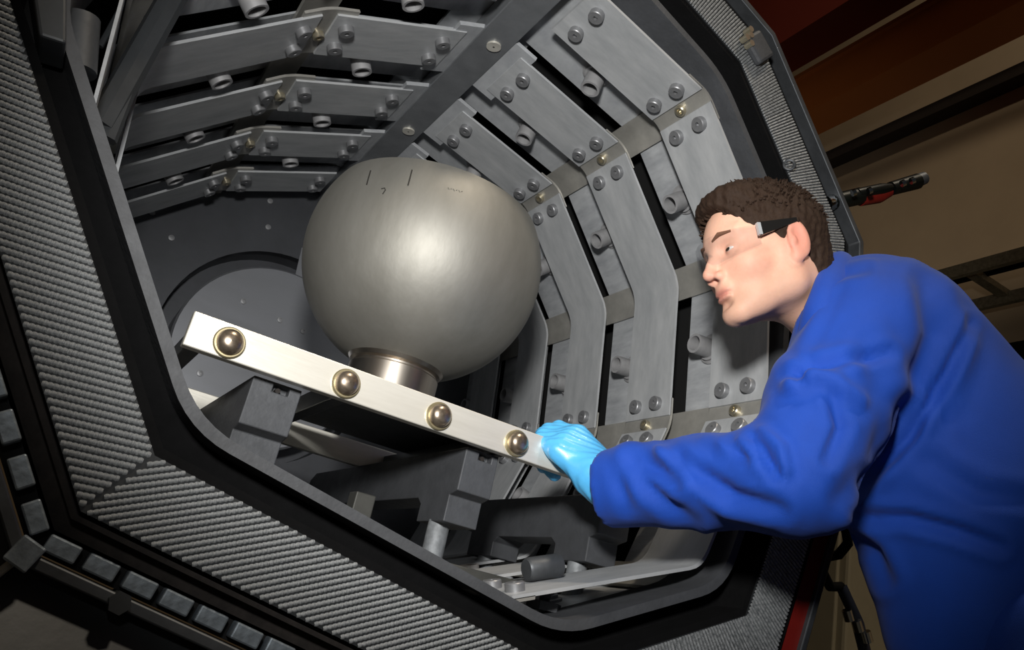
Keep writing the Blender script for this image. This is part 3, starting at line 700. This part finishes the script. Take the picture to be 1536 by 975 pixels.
# overalls: sleeve, shoulders, back, collar
SH, EL, WR = W(1296, 500, 1.135), W(1188, 716, 1.005), W(918, 732, 1.175)
RS, RE, RW = W(1305, 508, 1.285), W(1395, 680, 1.32), W(1440, 790, 1.27)
UB, MBK, HP = W(1335, 522, 1.225), W(1455, 735, 1.17), W(1520, 930, 1.13)
HIPW = HP.copy()
def jacket_sdf(p):
    d = chain(p, [(UB, .132), (MBK, .165), (HP, .175)], .05)
    d = su(d, cone(p, W(1300, 470, 1.2), RS, .080, .080), .05)
    d = su(d, chain(p, [(SH, .084), (W(1242, 612, 1.06), .078), (EL, .070)], .02), .045)
    d = su(d, chain(p, [(EL, .070), (W(1060, 722, 1.085), .0615), (WR, .0555)], .02), .02)
    d = su(d, chain(p, [(RS, .08), (RE, .066), (RW, .055)], .02), .03)
    d = su(d, chain(p, [(W(1250, 402, 1.20), .013), (W(1232, 440, 1.14), .012), (W(1212, 490, 1.13), .012), (W(1200, 550, 1.15), .014)], .01), .018)   # collar
    # open cuff and neck
    ax = (WR - EL) / np.linalg.norm(WR - EL)
    d = np.maximum(d, np.minimum((p - WR.astype(np.float32)) @ ax.astype(np.float32) - .012, 10 * (np.linalg.norm(p - WR.astype(np.float32), axis=1) > .16)) if False else d)
    cut = (p - (WR + ax * .004).astype(np.float32)) @ ax.astype(np.float32); near = np.linalg.norm(p - WR.astype(np.float32), axis=1) < .13
    d = np.where(near, np.maximum(d, cut), d)
    d = np.maximum(d, -(cone(p, WR - ax * .06, WR + ax * .1, .0405, .043)))
    nb = H(-.03, 0, -.05); d = np.maximum(d, -cone(p, nb, NECKB + (NECKB - nb) * .15, .058, .070))
    return d
# creases drawn as pixel polylines with depth in metres (negative = groove) and width in pixels
CREASE = [([(1182, 562), (1215, 545), (1262, 540), (1330, 530)], -.010, 9), ([(1185, 580), (1225, 566), (1255, 572), (1290, 600)], .010, 10),
          ([(1205, 575), (1195, 560)], -.012, 8), ([(1248, 600), (1262, 640), (1240, 690)], -.009, 9), ([(1300, 520), (1330, 600), (1310, 700), (1262, 745)], -.009, 16),
          ([(1385, 420), (1400, 500), (1375, 590), (1335, 680)], -.012, 16), ([(1420, 440), (1452, 520), (1430, 600)], .006, 14), ([(1452, 488), (1420, 560), (1370, 650), (1300, 730)], -.010, 9),
          ([(955, 690), (990, 705), (1010, 725)], -.012, 11), ([(945, 700), (975, 730), (1010, 765), (1040, 785)], -.010, 11), ([(985, 672), (1000, 690)], .008, 10),
          ([(1020, 690), (1060, 715), (1100, 745), (1170, 765)], -.009, 12), ([(1040, 735), (1090, 765), (1150, 778)], .006, 12), ([(1130, 660), (1150, 690), (1165, 712)], -.010, 8),
          ([(1145, 645), (1172, 672), (1180, 705)], .008, 8), ([(1100, 668), (1120, 690)], -.007, 8), ([(925, 705), (940, 760)], -.006, 10), ([(1060, 655), (1090, 672), (1130, 668)], .005, 10),
          ([(1280, 775), (1360, 778), (1430, 795), (1500, 820)], -.010, 10), ([(1270, 800), (1310, 830), (1330, 870)], -.012, 12), ([(1400, 700), (1470, 740), (1536, 750)], -.006, 14),
          ([(1232, 430), (1260, 410), (1300, 405)], -.006, 7), ([(1200, 520), (1230, 470), (1248, 425)], .005, 8), ([(1330, 560), (1380, 600), (1400, 660)], .006, 16)]
def fold(v, q):
    nrm = normals_of(v, q); uv = project(v); d = np.zeros(len(v)); toward = ((np.array([0, 0, ZC]) - v) * nrm).sum(1) > 0
    for pts, amp, wd in CREASE:
        pts = np.array(pts, float); best = np.full(len(v), 1e9); tt = np.zeros(len(v)); n_ = len(pts) - 1
        for k in range(n_):
            a, c = pts[k], pts[k + 1]; ab = c - a; t = np.clip(((uv - a) @ ab) / (ab @ ab), 0, 1); r = np.linalg.norm(uv - a - t[:, None] * ab, axis=1)
            m_ = r < best; best = np.where(m_, r, best); tt = np.where(m_, (k + t) / n_, tt)
        d += amp * np.exp(-(best / wd) ** 2) * (.35 + .65 * np.sin(np.pi * np.clip(tt, .0, 1)))
        d -= amp * .35 * np.exp(-((best - 2.0 * wd) / wd) ** 2)
    w_ = sum(np.sin(v @ (np.array([11., 17, 13]) * (k + 1) * .9 + ph[k] * 3) + ph[k][1]) / (k + 1.5) for k in range(4)) * .0016
    return v + nrm * (np.where(toward, d, 0) + w_)[:, None]
M_blue = mat('blue_cotton', '#0444ae', .8, 0, .18, 8, .25, 900)
M_blue.node_tree.nodes['Principled BSDF'].inputs['Sheen Weight'].default_value = .05
lo = np.min([UB, MBK, HP, SH, EL, WR, RS, RE, RW], 0) - .20; hi = np.max([UB, MBK, HP, SH, EL, WR, RS, RE, RW], 0) + .20
link('overalls_top', net_mesh('overalls_top', jacket_sdf, lo, hi, .006, fold), M_blue, person)
# stand-up collar
ups = [(1246, 384, 1.235), (1236, 396, 1.185), (1222, 424, 1.138), (1207, 462, 1.118), (1196, 505, 1.122), (1190, 548, 1.150)]
los = [(1285, 398, 1.235), (1275, 408, 1.17), (1262, 440, 1.115), (1246, 482, 1.085), (1228, 525, 1.095), (1208, 575, 1.120)]
def spl(P, n=24):
    P = [np.array(W(*p)) for p in P]; P = [2 * P[0] - P[1]] + P + [2 * P[-1] - P[-2]]; out_ = []
    for k in range(n + 1):
        t = k / n * (len(P) - 3); i = min(int(t), len(P) - 4); u = t - i; a, b_, c, d = P[i:i + 4]
        out_.append(.5 * (2 * b_ + (c - a) * u + (2 * a - 5 * b_ + 4 * c - d) * u * u + (3 * b_ - a - 3 * c + d) * u ** 3))
    return out_
ua, la = spl(ups), spl(los); mb = MB(); ctr = np.array(NECKB)
for k in range(25):
    for j in range(7):
        t = j / 6; p = ua[k] * (1 - t) + la[k] * t; o_ = p - ctr; o_ /= np.linalg.norm(o_); mb.v.append(tuple(p + o_ * .012 * math.sin(math.pi * t) + np.array([0, 0, .002]) * math.sin(k * .9)))
for k in range(24):
    for j in range(6): i = k * 7 + j; mb.f.append((i, i + 1, i + 8, i + 7))
co = mb.build('collar', M_blue, person, smooth=60); sd = co.modifiers.new('thickness', 'SOLIDIFY'); sd.thickness = .006; sd.offset = 0; sb_ = co.modifiers.new('smooth', 'SUBSURF'); sb_.levels = 1; sb_.render_levels = 1
# legs down to the floor, boots
LH, RH = HIPW + np.array([-.05, -.09, -.03]), HIPW + np.array([.05, .09, -.03])
def legs_sdf(p):
    d = None
    for hp, off in ((LH, (-.02, -.06)), (RH, (.10, .05))):
        kn = np.array([hp[0] + off[0] * .4 - .03, hp[1] + off[1] * .4, .52]); an = np.array([hp[0] + off[0] + .03, hp[1] + off[1], .10])
        c = chain(p, [(hp, .115), (kn, .082), (an, .072)], .02); d = c if d is None else su(d, c, .03)
    return np.minimum(d, d)
link('trousers', net_mesh('trousers', legs_sdf, np.minimum(LH, RH) * [1, 1, 0] + [-.25, -.25, .01], np.maximum(LH, RH) + .2, .014), M_blue, person)
for hp, off in ((LH, (-.02, -.06)), (RH, (.10, .05))):
    an = np.array([hp[0] + off[0] + .03, hp[1] + off[1], .0]); f_ = lambda p, an=an: np.maximum(su(cone(p, an + [-.16, .03, .045], an + [.03, 0, .05], .042, .05), cone(p, an + [0, 0, .05], an + [0, 0, .14], .05, .056), .03), -p[:, 2])
    link('boot', net_mesh('boot', f_, an + [-.25, -.15, -.01], an + [.15, .15, .25], .008), mat('boot_leather', '#15130f', .5), person)

# gloved hand closing on the end of the bar: palm, four fingers over the top and round the back, thumb along the near side
def glove_sdf(p):
    wr = W(915, 728, 1.178)
    d = chain(p, [(WR + (EL - WR) * .12, .036), (wr, .034), (W(893, 712, 1.185), .033)], .012)
    kn = [W(836, 676, 1.197), W(846, 664, 1.209), W(857, 656, 1.222), W(868, 652, 1.234)]
    for k, q in enumerate(kn):                                            # back of the hand
        d = su(d, cone(p, W(890 + 2 * k, 712 - 7 * k, 1.186 + .008 * k), q, .021, .0155), .014)
    pip = [W(811, 661, 1.222), W(815, 653, 1.236), W(823, 646, 1.248), W(838, 641, 1.255)]
    dip = [W(806, 684, 1.262), W(806, 676, 1.270), W(812, 668, 1.276), W(826, 662, 1.278)]
    tip = [W(832, 712, 1.256), W(815, 700, 1.272), W(816, 694, 1.278), W(828, 686, 1.280)]
    for a, b_, c, e, r in zip(kn, pip, dip, tip, (.0120, .0122, .0116, .0104)):
        f_ = su(cone(p, a, b_, r + .0018, r), su(cone(p, b_, c, r, r * .93), cone(p, c, e, r * .93, r * .85), .003), .004); d = su(d, f_, .006)
    th = su(cone(p, W(893, 722, 1.178), W(866, 706, 1.182), .0175, .0135), su(cone(p, W(866, 706, 1.182), W(843, 686, 1.192), .0135, .0118), cone(p, W(843, 686, 1.192), W(826, 668, 1.203), .0118, .0100), .004), .004)
    d = su(d, th, .007)
    d = su(d, cone(p, W(885, 722, 1.18), W(902, 745, 1.168), .020, .010), .012)
    return d + .0006 * np.sin(p @ np.array([310., 420, 280], np.float32))
gp = [W(806, 640, 1.2), W(930, 760, 1.17), W(800, 700, 1.29), WR]
M_glove = mat('nitrile_glove', '#58b8f2', .38, 0, .12, 25, .15, 180, coat=.1)
link('glove', net_mesh('glove', glove_sdf, np.min(gp, 0) - .05, np.max(gp, 0) + .05, .0026), M_glove, person)['label'] = 'light blue rubber glove'
mb = MB(); axv = Vector((WR - EL) / np.linalg.norm(WR - EL)); mb.lathe([(.0435, -.030), (.0435, .003), (.0405, .003), (.0405, -.05), (.0435, -.05)], Vector(WR), axv, 40, close=True); mb.build('cuff_ring', mat('cuff_dark', '#12131a', .8), person, smooth=40)  # near-black ring set just inside the sleeve opening
# other glove, hanging beside the frame
def rglove(p): 
    a = (RW - RE) / np.linalg.norm(RW - RE); s_ = np.cross(a, [0, 0, 1.]); s_ /= np.linalg.norm(s_)
    d = cone(p, RW - a * .03, RW + a * .03, .036, .034); d = su(d, cone(p, RW + a * .03, RW + a * .09, .034, .033), .01)
    for k in range(4):
        o_ = s_ * (.03 - .02 * k); b0 = RW + a * .09 + o_; b1 = b0 + a * (.035 - .004 * abs(k - 1.3)); b2 = b1 + a * .012 + np.array([-.02, .0, .0])
        d = su(d, su(cone(p, b0, b1, .0115, .0105), cone(p, b1, b2, .0105, .009), .003), .004)
    return su(d, su(cone(p, RW + a * .03 + s_ * .03, RW + a * .07 + s_ * .055, .014, .012), cone(p, RW + a * .07 + s_ * .055, RW + a * .10 + s_ * .055, .012, .010), .003), .006)
link('glove', net_mesh('glove', rglove, RW - .2, RW + .2, .005), M_glove, person)

# ------------------------------------------------------------------ background of the hall
M_orange = mat('orange_paint', '#c07034', .5, 0, .12, 2)
M_dred = mat('dark_red_paint', '#6e2414', .6, 0, .15, 3)
def ybeam(name, label, cat, x0, x1, z0, z1, mt, y0=-3.3, y1=8.6, group=None):
    yc_ = (y0 + y1) / 2; mb = MB(); mb.box((0, 0, 0), (x1 - x0, y1 - y0, z1 - z0)); o = mb.build(name, mt); o.location = ((x0 + x1) / 2, yc_, (z0 + z1) / 2); return tag(o, label, cat, group)
g = empty('crane_girder', 'long orange crane girder running below the hall ceiling', 'girder', loc=(2.68, 2.6, 3.58)); G = g.location
for nm, x0, x1, z0, z1 in (('girder_web', 2.62, 2.76, 3.60, 3.84), ('lower_flange', 2.60, 2.78, 3.575, 3.60), ('upper_flange', 2.60, 2.78, 3.84, 3.865)):
    mb = MB(); mb.box(((x0 + x1) / 2 - G.x, 0, (z0 + z1) / 2 - G.z), (x1 - x0, 11.8, z1 - z0)); mb.build(nm, M_orange, g)
a = at_x(1108, 104, 2.3); ybeam('roof_girder', 'dark red girder high under the ceiling above the orange one', 'girder', 2.3, 2.5, a[2], a[2] + .5, M_dred)
for k, (px, py) in enumerate(((1150, 95), (1170, 62))):
    a = at_x(px, py, 2.9); ybeam('roof_rail', ['thin pale rail close above the orange girder', 'thin pale rail between the orange girder and the dark red one'][k], 'rail', 2.9, 2.93, a[2], a[2] + .04, M_wall)
for y, lb in ((3.0, 'short slanting brace between the roof rails, beside the furnace front'), (3.9, 'short slanting brace between the roof rails, farther along the hall')): bar_thing('roof_brace', lb, 'brace', (2.92, y, at_x(1150, 95, 2.9)[2]), (2.95, y + .1, at_x(1170, 62, 2.9)[2] + .5), .03, .03, M_wall, 'roof braces')
o = slab('trim_1', 3.46, 3.56, -3.4, 8.7, 4.00, 4.075, M_ceil)
# cable ladder on the right wall
t = empty('cable_ladder', 'horizontal steel cable ladder with rungs fixed along the pale wall', 'cable tray', loc=(3.2, 2, 2.7)); T = t.location
M_galv = mat('galvanised', '#a59a80', .5, .4, .5, 60)
for x in (3.03, 3.36):
    mb = MB(); mb.box((x - T.x, 0, 0), (.025, 8, .055)); mb.build('side_rail', M_galv, t)
mb = MB(); mb.box((0, 0, .02), (.33, .045, .03)); rme = mb.mesh('rung'); rme.materials.append(M_galv)
for k in range(26): o = link('rung', rme, M_galv, t); o.location = (0, -3.9 + .31 * k, 0)
mb = MB(); mb.tube([(-.02, -4, .045), (-.02, 4, .045)], .016, 8); mb.build('cable', M_felt, t, smooth=40)
t = empty('wall_duct', 'dark rectangular duct on the wall below the cable ladder', 'duct', loc=(3.45, 2, 2.42)); mb = MB(); mb.box((0, 0, 0), (.18, 8, .12)); mb.build('duct_body', M_felt, t)
for k in range(14): mb = MB(); mb.box((0, -3.8 + .58 * k, 0), (.2, .04, .14)); mb.build('duct_strap', M_galv, t)
# clamp arm sticking out beyond the frame
ca_ = empty('swing_clamp', 'black and chrome clamp arm with a red grip sticking out behind the head', 'clamp', loc=tuple(W(1215, 318, 1.50))); CL = ca_.location
def ctube(name, pts, r, mt, n=12): mb = MB(); mb.tube([Vector(W(*p)) - CL for p in pts], r, n); return mb.build(name, mt, ca_, smooth=40)
M_chrome = mat('chrome', '#d0d4d6', .12, 1); M_blk = mat('clamp_black', '#101412', .35, .3)
ctube('guide_rod', [(1200, 312, 1.49), (1245, 300, 1.53)], .0035, M_chrome); ctube('guide_rod', [(1202, 322, 1.49), (1248, 310, 1.53)], .0035, M_chrome)
ctube('collar', [(1238, 306, 1.525), (1248, 303.5, 1.535)], .016, M_chrome); ctube('clamp_body', [(1246, 304, 1.533), (1290, 294, 1.56)], [.016, .017], M_blk)
ctube('red_grip', [(1290, 297, 1.562), (1318, 292, 1.577), (1334, 287, 1.585)], [.016, .017, .011], M_red); ctube('clamp_link', [(1286, 291, 1.55), (1322, 284, 1.567), (1336, 281, 1.575)], [.011, .012, .008], M_blk)
ctube('clamp_head', [(1336, 283, 1.585), (1376, 272, 1.61)], [.014, .016], M_blk); ctube('end_cap', [(1374, 272, 1.61), (1386, 267, 1.617)], [.014, .013], M_steeld)
for px, py in ((1212, 300), (1226, 334), (1278, 290), (1302, 287), (1352, 276), (1366, 272)): ctube('pin', [(px, py, 1.50), (px + 5, py - 2, 1.50)], .0065, M_chrome)
ctube('mount_lug', [(1196, 316, 1.46), (1228, 330, 1.49)], .012, M_blk); ctube('mount_lug', [(1196, 308, 1.46), (1218, 300, 1.49)], .010, M_blk)
mb = MB(); e = W(1184, 247, 1.44); mb.lathe([(.009 + .003 * math.cos(t_), .003 * math.sin(t_)) for t_ in [2 * math.pi * k / 8 for k in range(8)]], (0, 0, 0), (.6, .6, .2), 16, close=True); o = mb.build('eye_ring', M_steeld, ca_, smooth=True); o.location = Vector(e) - CL
# things beside the furnace, low on the right
t = empty('control_cabinet', 'beige steel cabinet standing on the floor beside the furnace', 'cabinet', loc=(2.35, 1.9, 0)); M_beige = mat('cabinet_beige', '#948b74', .6, 0, .2, 5)
mb = MB(); mb.box((0, 0, .7), (.5, .6, 1.4)); mb.build('cabinet_body', M_beige, t, bevel=.01); mb = MB(); mb.box((-.255, 0, .72), (.015, .54, 1.28)); mb.build('door', M_beige, t, bevel=.004); mb = MB(); mb.box((-.268, -.2, .8), (.02, .02, .12)); mb.build('handle', M_blk, t)
pts = [W(1240, 835, 1.75), W(1258, 832, 1.74), W(1272, 815, 1.73), W(1268, 790, 1.72), W(1252, 775, 1.72), W(1235, 768, 1.73)]
loop_pts = pts
pts = [W(1262, 880, 1.8), W(1285, 930, 1.78), W(1300, 990, 1.78), W(1300, 1100, 1.8)]
t = empty('hose_bundle', 'dark blue hoses with silver couplings hanging beside the furnace', 'hoses', loc=tuple(pts[0])); PL = t.location
mb = MB(); mb.tube([Vector(p) - PL for p in loop_pts + [W(1230, 850, 1.75), W(1245, 880, 1.78), pts[0]]], .011, 10); mb.build('looped_hose', M_felt, t, smooth=40)
for k in range(3):
    mb = MB(); mb.tube([Vector(p) - PL + Vector((.03 * k, .02 * k, 0)) for p in pts], .013, 10); mb.build('hose', mat('hose_blue', '#1c2436', .5), t, smooth=40)
    p = Vector(W(1270 + 14 * k, 915 + 16 * k, 1.76)) - PL; mb = MB(); mb.frus(p, p + Vector((.012, 0, -.02)), .011, .011, 12); mb.build('coupling', M_chrome, t, smooth=30)
